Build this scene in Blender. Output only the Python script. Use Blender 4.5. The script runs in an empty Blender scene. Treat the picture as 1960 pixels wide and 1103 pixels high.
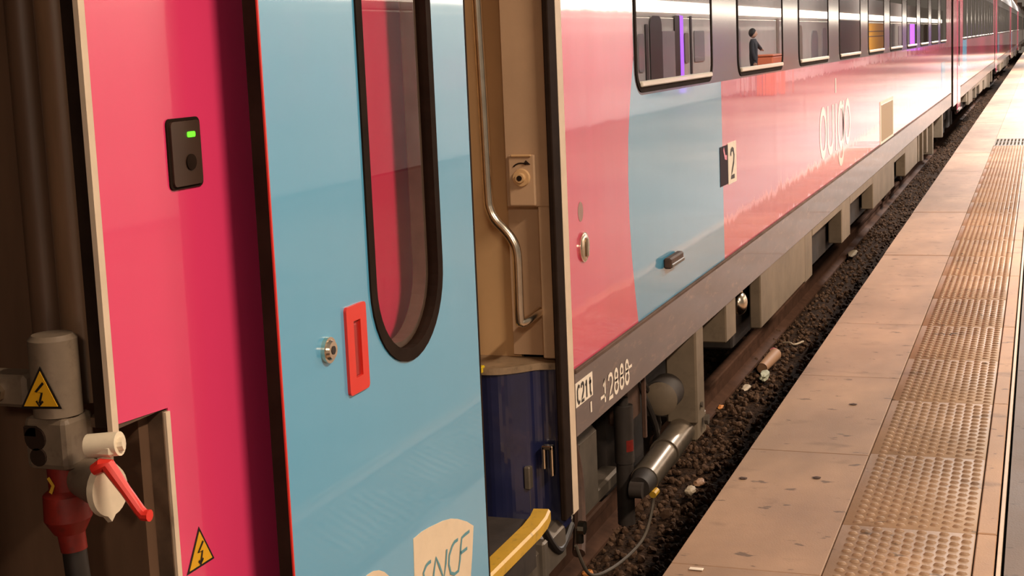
import bpy, bmesh, math, random
from mathutils import Vector, Matrix
R = random.Random(7)
PI = math.pi
scene = bpy.context.scene
C = scene.collection

# ------------------------------------------------------------------ camera
cam = bpy.data.cameras.new('camera'); camo = bpy.data.objects.new('camera', cam); C.objects.link(camo)
cam.sensor_fit = 'HORIZONTAL'; cam.sensor_width = 36.0
cam.lens = 2750 * 36 / 1960.0
cam.shift_y = -76.5 / 1960.0
cam.clip_start = 0.05; cam.clip_end = 400
right = Vector((.34210, -.93875, -.04148)); up = Vector((.14319, .00845, .98966))
right.normalize(); back = right.cross(up).normalized(); up = back.cross(right)
camo.matrix_world = Matrix(((right.x, up.x, back.x, 0), (right.y, up.y, back.y, 0), (right.z, up.z, back.z, 1.5), (0, 0, 0, 1)))
scene.camera = camo

# ------------------------------------------------------------------ world and exposure
w = bpy.data.worlds.new('station_air'); scene.world = w; w.use_nodes = True
bg = w.node_tree.nodes['Background']; bg.inputs[0].default_value = (1.0, .80, .62, 1); bg.inputs[1].default_value = .15
vs = scene.view_settings
vs.view_transform = 'Standard'; vs.look = 'None'; vs.gamma = 1.0; vs.use_curve_mapping = False; vs.exposure = 0.22
LAMP_WARM = (1.0, .80, .62); LAMP_WHITE = (1.0, .94, .90)
LAMP_Z = 4.4
# (X along the platform, power, colour, Y across) of the lamps hung over the platform
LAMPS = [(-7.0, 430, LAMP_WARM, -2.7), (1.5, 330, LAMP_WARM, -2.7), (10, 440, LAMP_WARM, -2.4), (18.5, 560, LAMP_WHITE, -1.4), (27, 720, LAMP_WHITE, -1.0),
         (35.5, 820, LAMP_WHITE, -1.0), (44, 820, LAMP_WHITE, -1.0), (52.5, 820, LAMP_WHITE, -1.0), (70, 1100, LAMP_WHITE, -1.0), (90, 1100, LAMP_WHITE, -1.0)]

# ------------------------------------------------------------------ materials
MATS = {}
def mat(name, col, rough=.6, metal=0., spec=.5, coat=0., var=.0, vscale=6., bump=0., bscale=20., bdist=.002, stretch=(1, 1, 1), emit=None, estr=0., rvar=0., tint2=None, dirt=0., dirtcol=(.03, .02, .015)):
    m = bpy.data.materials.new(name); m.use_nodes = True
    nt = m.node_tree; N = nt.nodes; L = nt.links; p = N['Principled BSDF']
    p.inputs['Base Color'].default_value = (*col, 1); p.inputs['Roughness'].default_value = rough
    p.inputs['Metallic'].default_value = metal; p.inputs['Specular IOR Level'].default_value = spec
    p.inputs['Coat Weight'].default_value = coat; p.inputs['Coat Roughness'].default_value = .04; p.inputs['Coat IOR'].default_value = 1.6
    if emit:
        p.inputs['Emission Color'].default_value = (*emit, 1); p.inputs['Emission Strength'].default_value = estr
    tc = N.new('ShaderNodeTexCoord'); mp = N.new('ShaderNodeMapping'); mp.inputs['Scale'].default_value = stretch
    L.new(tc.outputs['Object'], mp.inputs['Vector'])
    colsock = None
    if var or tint2:
        n = N.new('ShaderNodeTexNoise'); n.inputs['Scale'].default_value = vscale; n.inputs['Detail'].default_value = 5
        n.inputs['Roughness'].default_value = .62
        L.new(mp.outputs[0], n.inputs['Vector'])
        r = N.new('ShaderNodeValToRGB')
        a = tuple(max(0, c * (1 - var)) for c in col); b = tint2 if tint2 else tuple(min(1, c * (1 + var)) for c in col)
        r.color_ramp.elements[0].position = .3; r.color_ramp.elements[1].position = .72
        r.color_ramp.elements[0].color = (*a, 1); r.color_ramp.elements[1].color = (*b, 1)
        L.new(n.outputs['Fac'], r.inputs['Fac']); colsock = r.outputs['Color']
        if rvar:
            mr = N.new('ShaderNodeMapRange'); mr.inputs['To Min'].default_value = max(.02, rough - rvar); mr.inputs['To Max'].default_value = min(1, rough + rvar)
            L.new(n.outputs['Fac'], mr.inputs['Value']); L.new(mr.outputs[0], p.inputs['Roughness'])
    if dirt:
        n3 = N.new('ShaderNodeTexNoise'); n3.inputs['Scale'].default_value = vscale * 2.6; n3.inputs['Detail'].default_value = 8; n3.inputs['Roughness'].default_value = .7
        L.new(mp.outputs[0], n3.inputs['Vector'])
        r3 = N.new('ShaderNodeValToRGB'); r3.color_ramp.elements[0].position = .55; r3.color_ramp.elements[1].position = .72
        L.new(n3.outputs['Fac'], r3.inputs['Fac'])
        mu = N.new('ShaderNodeMath'); mu.operation = 'MULTIPLY'; mu.inputs[1].default_value = dirt; L.new(r3.outputs['Color'], mu.inputs[0])
        mx = N.new('ShaderNodeMix'); mx.data_type = 'RGBA'
        L.new(mu.outputs[0], mx.inputs['Factor'])
        if colsock: L.new(colsock, mx.inputs['A'])
        else: mx.inputs['A'].default_value = (*col, 1)
        mx.inputs['B'].default_value = (*dirtcol, 1); colsock = mx.outputs['Result']
    if colsock: L.new(colsock, p.inputs['Base Color'])
    if bump:
        n2 = N.new('ShaderNodeTexNoise'); n2.inputs['Scale'].default_value = bscale; n2.inputs['Detail'].default_value = 3
        L.new(mp.outputs[0], n2.inputs['Vector'])
        b = N.new('ShaderNodeBump'); b.inputs['Strength'].default_value = bump; b.inputs['Distance'].default_value = bdist
        L.new(n2.outputs['Fac'], b.inputs['Height']); L.new(b.outputs[0], p.inputs['Normal'])
        if coat: L.new(b.outputs[0], p.inputs['Coat Normal'])
    MATS[name] = m; return m

def platform_mat(name, a, b, flecks=True, rough=.62):
    m = mat(name, a, rough, tint2=b, var=.12, vscale=2.2, bump=.35, bscale=160, bdist=.0015, rvar=.14)
    nt = m.node_tree; N = nt.nodes; L = nt.links; p = N['Principled BSDF']
    src = p.inputs['Base Color'].links[0].from_socket
    geo = N.new('ShaderNodeNewGeometry')
    def layer(src, scale, lo, hi, colour, amount, stretch):
        mp = N.new('ShaderNodeMapping'); mp.inputs['Scale'].default_value = stretch; L.new(geo.outputs['Position'], mp.inputs['Vector'])
        v = N.new('ShaderNodeTexNoise'); v.inputs['Scale'].default_value = scale; v.inputs['Detail'].default_value = 4; v.inputs['Roughness'].default_value = .55
        L.new(mp.outputs[0], v.inputs['Vector'])
        r = N.new('ShaderNodeMapRange'); r.inputs['From Min'].default_value = lo; r.inputs['From Max'].default_value = hi; r.inputs['To Max'].default_value = amount
        L.new(v.outputs['Fac'], r.inputs['Value'])
        x = N.new('ShaderNodeMix'); x.data_type = 'RGBA'; L.new(r.outputs[0], x.inputs['Factor']); L.new(src, x.inputs['A']); x.inputs['B'].default_value = (*colour, 1)
        return x.outputs['Result']
    src = layer(src, 1.3, .42, .70, tuple(c * .5 for c in a), .7, (.5, 1.2, 1))
    src = layer(src, 17, .64, .68, (.06, .035, .022), .7, (1.1, .55, 1)) if flecks else src
    src = layer(src, 5.5, .60, .74, (.10, .058, .035), .55, (1.0, .6, 1))
    L.new(src, p.inputs['Base Color'])
    return m

PINK = mat('pink_paint', (.80, .050, .160), .25, coat=.6, bump=.5, bscale=1.6, bdist=.0022, stretch=(1, 1, .45), var=.04, vscale=2)
PINK2 = mat('pink_side_paint', (.76, .050, .140), .22, coat=1, bump=.6, bscale=1.5, bdist=.0022, stretch=(2.6, 1, .35), var=.05, vscale=2)
BLUE = mat('blue_paint', (.10, .40, .63), .25, coat=.9, bump=.5, bscale=1.3, bdist=.002, stretch=(1, 1, .5), var=.04, vscale=1.5)
CREAM = mat('cream_edge', (.70, .55, .40), .5, var=.08, vscale=12)
RUBBER = mat('black_rubber', (.022, .013, .009), .8, spec=.04, var=.3, vscale=10)
BLACKBAND = mat('black_gloss_band', (.030, .026, .030), .12, coat=0, bump=.4, bscale=1.2, bdist=.0015)
SOLE = mat('dark_sole_bar', (.085, .055, .048), .38, coat=.4, var=.3, vscale=5, stretch=(.5, 1, 2), dirt=.8, dirtcol=(.24, .15, .095))
LEDGE = mat('ledge_brown', (.13, .085, .065), .8, spec=.08, var=.3, vscale=6)
LIPM = mat('dirty_lip', (.28, .19, .11), .6, var=.3, vscale=14, dirt=.7, dirtcol=(.10, .06, .035))
SKIRT = mat('grey_underframe', (.20, .15, .10), .55, var=.25, vscale=4, dirt=.5, dirtcol=(.10, .07, .045))
DARKM = mat('dark_underframe', (.030, .021, .016), .65, var=.4, vscale=9, bump=.3, bscale=40)
RUST = mat('rusty_steel', (.075, .035, .020), .7, var=.4, vscale=14, bump=.4, bscale=60)
STEEL = mat('brushed_steel', (.78, .68, .54), .22, metal=1, var=.15, vscale=18)
DAMP = mat('damper_steel', (.30, .24, .18), .3, metal=.75, var=.2, vscale=14)
DULL = mat('dull_grey_metal', (.13, .105, .08), .5, metal=.3, var=.25, vscale=12)
TAN = mat('tan_panel', (.52, .34, .205), .55, var=.08, vscale=5, bump=.2, bscale=180, bdist=.0006)
TANL = mat('tan_wall', (.62, .39, .19), .5, var=.06, vscale=4)
NAVY = mat('navy_paint', (.012, .015, .055), .3, coat=.5, var=.25, vscale=8)
YELLOW = mat('yellow_step_paint', (.62, .36, .035), .45, var=.12, vscale=12, dirt=.7, dirtcol=(.18, .11, .03))
YELB = mat('bright_yellow', (.80, .58, .02), .5)
YELTRI = mat('yellow_sticker', (.78, .40, .015), .45, var=.06, vscale=20)
SIGNDK = mat('sign_dark_half', (.05, .035, .045), .7, spec=.05)
BLACKP = mat('black_print', (.012, .008, .006), .5)
WHITEP = mat('white_print', (.92, .82, .68), .5, var=.06, vscale=20)
LETTER = mat('white_gloss_lettering', (.95, .90, .82), .2, coat=.75)
LOGOP = mat('logo_white', (.80, .64, .45), .45, var=.05, vscale=20, dirt=.15, dirtcol=(.6, .4, .2))
LOGOB = mat('logo_blue', (.10, .30, .36), .4)
RED = mat('red_plastic', (.74, .035, .022), .4, var=.05, vscale=10)
REDD = mat('red_recess', (.36, .018, .015), .5)
REDO = mat('old_red_paint', (.22, .016, .010), .45, var=.4, vscale=14, dirt=.6, dirtcol=(.05, .02, .015))
BROWNE = mat('brown_end_wall', (.13, .072, .042), .45, coat=.2, var=.25, vscale=3, stretch=(3, 3, .6))
BROWNL = mat('brown_moulding', (.22, .125, .07), .4, coat=.3, var=.2, vscale=5, stretch=(3, 3, .6))
GREYC = mat('grey_connector', (.17, .125, .085), .45, var=.2, vscale=16, dirt=.5, dirtcol=(.07, .045, .03))
CREAMC = mat('cream_cap', (.78, .66, .48), .4, var=.1, vscale=16)
BTN = mat('button_plate', (.055, .030, .020), .35, var=.1, vscale=10)
LED = mat('green_led', (.05, .4, .02), .4, emit=(.12, 1.0, .02), estr=1.6)
HOSE = mat('black_hose', (.02, .015, .012), .5)
POCKET = mat('pocket_metal', (.11, .065, .038), .6, var=.4, vscale=14)
VENT = mat('beige_vent', (.42, .29, .16), .5)
SILLM = mat('white_sill', (.90, .82, .70), .3, coat=.4)
ROOFM = mat('grey_roof', (.25, .22, .20), .6)
SIDEF = mat('far_side_grey', (.3, .25, .22), .5)
INNER = mat('interior_trim', (.22, .17, .13), .7)
GREYST = mat('grey_sticker', (.36, .22, .19), .6)
BALL = mat('ballast_stone', (.075, .040, .023), .9, spec=.2, tint2=(.15, .085, .050), var=.35, vscale=30)
BED = mat('ballast_bed', (.040, .022, .013), 1.0, spec=.1, var=.4, vscale=30, bump=.9, bscale=40, bdist=.03)
DARKW = mat('platform_wall', (.022, .016, .014), .8, var=.3, vscale=8)
RAILM = mat('rail_steel', (.085, .042, .026), .75, spec=.15, metal=0, var=.3, vscale=10)
EDGE = platform_mat('edge_concrete', (.375, .233, .145), (.485, .308, .193), rough=.56)
TACT = platform_mat('tactile_concrete', (.39, .245, .142), (.50, .322, .192), flecks=True, rough=.55)
BORD = platform_mat('border_concrete', (.52, .31, .175), (.62, .385, .23), rough=.6)
ASPH = platform_mat('asphalt', (.18, .125, .09), (.22, .155, .115), rough=.6)
GRATE = mat('grate_metal', (.20, .15, .10), .5, metal=.3)
PALE = mat('pale_train_paint', (.62, .56, .50), .3, coat=.5, var=.08, vscale=1.2)
GREYT = mat('grey_train_paint', (.30, .27, .27), .3, coat=.5)
DARKT = mat('dark_train_door', (.05, .04, .036), .35)
ORANGE = mat('orange_panel', (.85, .42, .05), .5)
LILAC = mat('lilac_grey_paint', (.36, .30, .31), .35, coat=.4, var=.06, vscale=2)
BROWNP = mat('brown_train_panel', (.24, .18, .14), .4, var=.1, vscale=2)
DARKP = mat('dark_brown_door', (.11, .08, .065), .4, var=.1, vscale=2)
PURPLE = mat('purple_light', (.2, .05, .6), .5, emit=(.36, .10, 1.0), estr=3.2)
GLOWBAND = mat('glow_band', (.5, .45, .4), .4, emit=(1.0, .86, .68), estr=5.5)
LAMPE = mat('lamp_diffuser', (.8, .8, .8), .5, emit=(1, .85, .68), estr=3.0)
LAMPH = mat('lamp_housing', (.3, .3, .3), .5)
SKIN = mat('skin', (.45, .26, .18), .6); CLOTH = mat('dark_cloth', (.02, .02, .024), .8); HAIR = mat('dark_hair', (.015, .01, .008), .7)

def glass_mat(name, tint, refl_ior=1.5, rough=.0):
    m = bpy.data.materials.new(name); m.use_nodes = True; nt = m.node_tree; N = nt.nodes; L = nt.links
    for n in list(N): N.remove(n)
    o = N.new('ShaderNodeOutputMaterial'); t = N.new('ShaderNodeBsdfTransparent'); t.inputs[0].default_value = (*tint, 1)
    g = N.new('ShaderNodeBsdfGlossy'); g.inputs['Roughness'].default_value = rough; g.inputs[0].default_value = (.95, .95, .95, 1)
    f = N.new('ShaderNodeFresnel'); f.inputs['IOR'].default_value = refl_ior; mx = N.new('ShaderNodeMixShader')
    ge = N.new('ShaderNodeNewGeometry'); su = N.new('ShaderNodeMath'); su.operation = 'SUBTRACT'; su.inputs[0].default_value = 1.0; L.new(ge.outputs['Backfacing'], su.inputs[1])
    mu = N.new('ShaderNodeMath'); mu.operation = 'MULTIPLY'; L.new(f.outputs[0], mu.inputs[0]); L.new(su.outputs[0], mu.inputs[1])
    L.new(mu.outputs[0], mx.inputs[0]); L.new(t.outputs[0], mx.inputs[1]); L.new(g.outputs[0], mx.inputs[2]); L.new(mx.outputs[0], o.inputs[0])
    MATS[name] = m; return m
GLASSD = glass_mat('door_glass', (.95, .90, .88), 1.22)
GLASSW = glass_mat('tinted_window_glass', (.22, .19, .17), 2.3)

# ------------------------------------------------------------------ helpers
def link(o): C.objects.link(o); return o
def root_of(o):
    while o.parent: o = o.parent
    return o
def obj(name, bm, m, parent=None, smooth=False, kind=None, angle=35):
    if parent:
        off = root_of(parent).location
        bmesh.ops.translate(bm, vec=-off, verts=bm.verts)
    bmesh.ops.recalc_face_normals(bm, faces=bm.faces)
    me = bpy.data.meshes.new(name); bm.to_mesh(me); bm.free()
    if smooth:
        me.polygons.foreach_set('use_smooth', [True] * len(me.polygons))
        try: me.set_sharp_from_angle(angle=math.radians(angle))
        except Exception: pass
    me.materials.append(m)
    o = link(bpy.data.objects.new(name, me))
    if parent: o.parent = parent
    if kind: o['kind'] = kind
    return o
def thing(name, label, cat, loc, group=None, kind=None):
    o = link(bpy.data.objects.new(name, None)); o.location = loc; o.empty_display_size = .1
    o['label'] = label; o['category'] = cat
    if group: o['group'] = group
    if kind: o['kind'] = kind
    bpy.context.view_layer.update()
    return o
def tag(o, label, cat, group=None):
    o['label'] = label; o['category'] = cat
    if group: o['group'] = group
    return o
def NB(): return bmesh.new()
def bx(bm, x0, x1, y0, y1, z0, z1, bev=0., seg=1):
    r = bmesh.ops.create_cube(bm, size=1)
    for v in r['verts']:
        v.co = Vector(((x0 + x1) / 2 + v.co.x * (x1 - x0), (y0 + y1) / 2 + v.co.y * (y1 - y0), (z0 + z1) / 2 + v.co.z * (z1 - z0)))
    if bev:
        es = set()
        for v in r['verts']:
            for e in v.link_edges: es.add(e)
        bmesh.ops.bevel(bm, geom=list(es), offset=bev, segments=seg, affect='EDGES', profile=.5)
    return bm
def cyl(bm, a, b, r0, r1=None, n=20, cap=True):
    a = Vector(a); b = Vector(b); r1 = r0 if r1 is None else r1
    d = (b - a).normalized(); u = d.orthogonal().normalized(); v = d.cross(u)
    A = []; B = []
    for i in range(n):
        t = 2 * PI * i / n; k = u * math.cos(t) + v * math.sin(t)
        A.append(bm.verts.new(a + k * r0)); B.append(bm.verts.new(b + k * r1))
    for i in range(n):
        j = (i + 1) % n; bm.faces.new((A[i], A[j], B[j], B[i]))
    if cap: bm.faces.new(A[::-1]); bm.faces.new(B)
    return bm
def tube(bm, pts, r, n=10):
    P = [Vector(p) for p in pts]; rings = []; u = None
    for i, p in enumerate(P):
        d = (P[min(i + 1, len(P) - 1)] - P[max(i - 1, 0)]).normalized()
        if u is None: u = d.orthogonal().normalized()
        u = (u - d * u.dot(d)).normalized(); v = d.cross(u)
        rr = r[i] if isinstance(r, (list, tuple)) else r
        rings.append([bm.verts.new(p + (u * math.cos(2 * PI * k / n) + v * math.sin(2 * PI * k / n)) * rr) for k in range(n)])
    for a, b in zip(rings, rings[1:]):
        for k in range(n): bm.faces.new((a[k], a[(k + 1) % n], b[(k + 1) % n], b[k]))
    bm.faces.new(rings[0][::-1]); bm.faces.new(rings[-1]); return bm
def smooth_path(pts, sub=6):
    P = [Vector(p) for p in pts]; out = []
    for i in range(len(P) - 1):
        p0 = P[max(i - 1, 0)]; p1 = P[i]; p2 = P[i + 1]; p3 = P[min(i + 2, len(P) - 1)]
        for k in range(sub):
            t = k / sub
            out.append(.5 * ((2 * p1) + (p2 - p0) * t + (2 * p0 - 5 * p1 + 4 * p2 - p3) * t * t + (3 * p1 - p0 - 3 * p2 + p3) * t ** 3))
    out.append(P[-1]); return out
def plate(bm, outer, holes=(), y0=0., y1=.02):
    """plate in the XZ plane, front at y0 and back at y1, with holes"""
    loops = [outer] + list(holes); front = []; es = []
    for lp in loops:
        vs_ = [bm.verts.new((x, y0, z)) for x, z in lp]; front.append(vs_)
        for i in range(len(vs_)): es.append(bm.edges.new((vs_[i], vs_[(i + 1) % len(vs_)])))
    if holes: bmesh.ops.triangle_fill(bm, edges=es, use_beauty=True, use_dissolve=False)
    else: bm.faces.new(front[0])
    ff = [f for f in bm.faces if all(v in set(sum(front, [])) for v in f.verts)]
    mp = {}
    for lp in front:
        for v in lp: mp[v] = bm.verts.new((v.co.x, y1, v.co.z))
    for f in ff: bm.faces.new([mp[v] for v in reversed(f.verts)])
    for lp in front:
        for i in range(len(lp)):
            a, b = lp[i], lp[(i + 1) % len(lp)]; bm.faces.new((a, b, mp[b], mp[a]))
    return bm
def rrect(x0, x1, z0, z1, r, n=6):
    pts = []
    for cx, cz, a0 in ((x1 - r, z0 + r, -90), (x1 - r, z1 - r, 0), (x0 + r, z1 - r, 90), (x0 + r, z0 + r, 180)):
        for k in range(n + 1):
            a = math.radians(a0 + 90 * k / n); pts.append((cx + r * math.cos(a), cz + r * math.sin(a)))
    return pts
def rect(x0, x1, z0, z1): return [(x0, z0), (x1, z0), (x1, z1), (x0, z1)]
def ellipse(cx, cz, rx, rz, n=32, a0=0, a1=360):
    m_ = n if a1 - a0 == 360 else n + 1
    return [(cx + rx * math.cos(math.radians(a0 + (a1 - a0) * k / n)), cz + rz * math.sin(math.radians(a0 + (a1 - a0) * k / n))) for k in range(m_)]
def ribbon(bm, pts, w_, y, closed=False, t=.0012):
    """flat painted stroke on a wall: width w_, lying at depth y (front at y - t)"""
    P = [Vector((p[0], p[1])) for p in pts]; n = len(P); l = []; r = []
    for i, p in enumerate(P):
        a = P[(i - 1) % n] if (closed or i > 0) else p; b = P[(i + 1) % n] if (closed or i < n - 1) else p
        d = (b - a); d = d.normalized() if d.length else Vector((1, 0)); nn = Vector((-d.y, d.x)) * (w_ / 2)
        l.append(bm.verts.new((p.x + nn.x, y - t, p.y + nn.y))); r.append(bm.verts.new((p.x - nn.x, y - t, p.y - nn.y)))
    for i in range(n if closed else n - 1):
        j = (i + 1) % n; bm.faces.new((l[i], l[j], r[j], r[i]))
    return bm
GLY = {
 '1': [[(.15, .72), (.5, 1), (.5, 0)]],
 '2': [[(.05, .78), (.15, .95), (.45, 1), (.75, .95), (.9, .75), (.8, .52), (.4, .25), (.05, 0), (.95, 0)]],
 '8': [ellipse(.5, .78, .30, .22, 16) + [ellipse(.5, .78, .30, .22, 16)[0]], ellipse(.5, .26, .42, .26, 16) + [ellipse(.5, .26, .42, .26, 16)[0]]],
 't': [[(.4, 1), (.4, .15), (.55, 0), (.8, .02)], [(.1, .72), (.75, .72)]],
 '-': [[(.2, .5), (.8, .5)]],
 '.': [[(.4, 0), (.4, .08)]],
 'c': [[(.9, .9), (.5, 1), (.12, .75), (.12, .25), (.5, 0), (.9, .1)]],
}
def text(bm, s, x, z, wd, ht, gap, sw, y, slant=0.):
    for ch in s:
        cw = wd * (.45 if ch == '.' else 1)
        for st in GLY[ch]: ribbon(bm, [(x + px * cw + slant * pz * ht, z + pz * ht) for px, pz in st], sw, y)
        x += cw + gap
    return bm
def bolt_sign(name, parent, tri, y, frame='xz', xoff=0.):
    """warning triangle with a lightning arrow; tri = three (a, z) corners; frame says which plane"""
    cx = sum(p[0] for p in tri) / 3; cz = sum(p[1] for p in tri) / 3
    def sc(k): return [(cx + (a - cx) * k, cz + (z - cz) * k) for a, z in tri]
    def put(bm):
        if frame == 'yz':
            for v in bm.verts: v.co = Vector((xoff + (v.co.y - y), v.co.x, v.co.z))
        return bm
    W = abs(tri[1][0] - tri[2][0]); sg = 1 if tri[2][0] > tri[1][0] else -1; H = tri[0][1] - tri[1][1]
    o = obj(name, put(plate(NB(), sc(1.0), (), y - .0010, y)), BLACKP, parent)
    obj('yellow_field', put(plate(NB(), sc(.82), (), y - .0018, y - .0010)), YELTRI, o)
    b = NB()
    ribbon(b, [(cx + sg * .10 * W, cz + .28 * H), (cx - sg * .10 * W, cz + .06 * H), (cx + sg * .05 * W, cz + .05 * H), (cx - sg * .03 * W, cz - .20 * H)], .055 * W, y - .0018)
    ribbon(b, [(cx - sg * .10 * W, cz - .14 * H), (cx - sg * .04 * W, cz - .25 * H), (cx + sg * .06 * W, cz - .14 * H)], .05 * W, y - .0018)
    obj('lightning_bolt', put(b), BLACKP, o)
    return o

# ------------------------------------------------------------------ platform and track
plat = thing('platform', 'brown concrete station platform with edge slabs and bumpy tactile strip', 'platform', (0, 0, 0), kind='structure')
b = NB(); bx(b, -12, 140, -5.27, .96, -1.0, -.06); obj('platform_body', b, DARKW, plat)
b = NB(); bx(b, -12, 140, -5.27, .085, -.06, -.004); obj('asphalt_surface', b, ASPH, plat)
SL = 1.215
def slab_mesh(L_, w0, w1, bev, name, m, rough_edge=0.):
    b = NB(); bx(b, .0012, L_ - .0012, w0, w1, -.09, 0, bev)
    me_o = obj(name, b, m, plat); return me_o
first = slab_mesh(SL, .570, 1.0, .0022, 'edge_slab', EDGE); first.location.x = 5.13 - 3 * SL
for k in range(1, 112):
    c = link(first.copy()); c.location.x = 5.13 - 3 * SL + k * SL; c.parent = plat; c.rotation_euler = (R.uniform(-.0008, .0008), 0, 0); c.location.z = R.uniform(-.002, .001)
# tactile tiles with cast domes
TL = .80; px_, py_ = .0533, .0658
b = NB(); bx(b, .0025, TL - .0025, .1715, .5665, -.06, -.004, .002)
def dome(bm, x, y, z, rx, ry, h):
    n = 8; top = bm.verts.new((x, y, z + h)); ra = []; rb = []
    for i in range(n):
        t = 2 * PI * i / n
        ra.append(bm.verts.new((x + rx * math.cos(t), y + ry * math.sin(t), z)))
        rb.append(bm.verts.new((x + rx * .68 * math.cos(t), y + ry * .68 * math.sin(t), z + h * .82)))
    for i in range(n):
        j = (i + 1) % n; bm.faces.new((ra[i], ra[j], rb[j], rb[i])); bm.faces.new((rb[i], rb[j], top))
nr = 15
for i in range(nr):
    for s in range(2):
        for j in range(6):
            x = .026 + i * px_ + s * px_ / 2; y = .195 + j * py_ + (py_ / 2 if s else 0)
            if y < .555 and x < TL - .015: dome(b, x, y, -.004, .0088, .0155, .0075)
t0 = obj('tactile_tile', b, TACT, plat, smooth=True, angle=50); X0T = 4.37 - 2 * TL; t0.location.x = X0T
kk = 1
while X0T + kk * TL < 18.9:
    c = link(t0.copy()); c.location.x = X0T + kk * TL; c.parent = plat; c.location.z = R.uniform(-.0015, .001); kk += 1
TE = X0T + kk * TL
b = NB(); bx(b, .003, 1.6 - .003, .112, .1675, -.06, -.001, .003)
s0 = obj('border_slab', b, BORD, plat); s0.location.x = 4.37 - 3.2
for k in range(1, 60):
    c = link(s0.copy()); c.location.x = 4.37 - 3.2 + 1.6 * k; c.parent = plat; c.location.z = R.uniform(-.001, .001)
b = NB(); bx(b, -12, 140, .094, .106, -.06, .001, .001); obj('edging_strip', b, CREAM, plat)
b = NB(); bx(b, 20.86, 140, .1705, .567, -.06, -.002); obj('plain_paving', b, BORD, plat)
g = thing('drain_grate', 'metal drain grate set across the platform behind the tactile strip', 'grate', (TE + .1, .36, -.004))
b = NB(); bx(b, TE, 20.86, .1705, .567, -.06, -.03); obj('grate_pit', b, DARKM, g)
b = NB()
b.free()
for x0, x1 in ((TE, TE + .07), (20.78, 20.86), ((TE + 20.86) / 2 - .02, (TE + 20.86) / 2 + .02)):
    b = NB(); bx(b, x0, x1, .1705, .567, -.03, -.001); obj('cross_bar', b, GRATE, g)
for k in range(9):
    b = NB(); y = .185 + k * .0458; bx(b, TE + .07, 20.78, y, y + .024, -.028, -.002); obj('bar', b, GRATE, g)

bed = thing('track_bed', 'dark brown stone ballast between the platform wall and the train', 'ballast', (0, 1.5, -.8), kind='structure')
b = NB()
nx, ny = 260, 14; gv = []
for i in range(nx + 1):
    row = []
    for j in range(ny + 1):
        x = -6 + 146 * (i / nx) ** 1.6; y = .97 + j * .26
        row.append(b.verts.new((x, y, -.79 + R.uniform(-.02, .02))))
    gv.append(row)
for i in range(nx):
    for j in range(ny): b.faces.new((gv[i][j], gv[i + 1][j], gv[i + 1][j + 1], gv[i][j + 1]))
obj('ballast_base', b, BED, bed)
def stone_bm(seed):
    r = random.Random(seed); bm = NB(); bmesh.ops.create_icosphere(bm, subdivisions=1, radius=1)
    for v in bm.verts:
        v.co *= r.uniform(.7, 1.15)
    return bm
stone_me = []
for s in range(5):
    bm = stone_bm(s + 3); me = bpy.data.meshes.new('stone'); bm.to_mesh(me); bm.free(); me.materials.append(BALL); stone_me.append(me)
off = bed.location
for k in range(300):
    x = 4.3 + 6.8 * R.random() ** 1.25; y = R.uniform(1.18, 1.98); s = R.uniform(.013, .027)
    o = link(bpy.data.objects.new('stone', stone_me[k % 5])); o.parent = bed
    o.location = Vector((x, y, -.785 + R.uniform(.0, .035))) - off; o.rotation_euler = (R.random() * 6, R.random() * 6, R.random() * 6)
    o.scale = (s * R.uniform(.8, 1.4), s * R.uniform(.8, 1.2), s * R.uniform(.6, 1))
verts = []; faces = []
base = [(stone_bm(s + 3)) for s in range(5)]
bases = []
for bm in base:
    bm.verts.index_update(); bases.append(([v.co.copy() for v in bm.verts], [[v.index for v in f.verts] for f in bm.faces])); bm.free()
for k in range(22000):
    u = R.random(); x = 3.2 + 50 * u ** 2.0; y = R.uniform(1.0, 2.9) if R.random() < .8 else R.uniform(1.0, 4.2); s = R.uniform(.011, .024)
    M = Matrix.Rotation(R.random() * 6, 3, 'X') @ Matrix.Rotation(R.random() * 6, 3, 'Z'); vb, fb = bases[k % 5]; n0 = len(verts)
    c = Vector((x, y, -.79 + R.uniform(0, .03))) - off
    for v in vb: verts.append(M @ (v * s) * 1.0 + c)
    for f in fb: faces.append([n0 + i for i in f])
me = bpy.data.meshes.new('loose_ballast'); me.from_pydata([tuple(v) for v in verts], [], faces); me.materials.append(BALL)
o = link(bpy.data.objects.new('loose_ballast', me)); o.parent = bed; o['kind'] = 'stuff'
for yy in (1.93, 3.45):
    rl = thing('rail', ('brown steel rail under the near side of the train' if yy < 2 else 'brown steel rail under the far side of the train'), 'rail', (0, yy, -.78), kind='structure')
    prof = [(-.075, -.77), (.075, -.77), (.075, -.755), (.012, -.735), (.010, -.66), (.036, -.645), (.036, -.615), (.028, -.607), (-.028, -.607), (-.036, -.615), (-.036, -.645), (-.010, -.66), (-.012, -.735), (-.075, -.755)]
    b = NB(); A = [b.verts.new((-8, yy + a, z)) for a, z in prof]; B = [b.verts.new((138, yy + a, z)) for a, z in prof]
    for i in range(len(prof)): j = (i + 1) % len(prof); b.faces.new((A[i], A[j], B[j], B[i]))
    obj('rail_profile', b, RAILM, rl)

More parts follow.
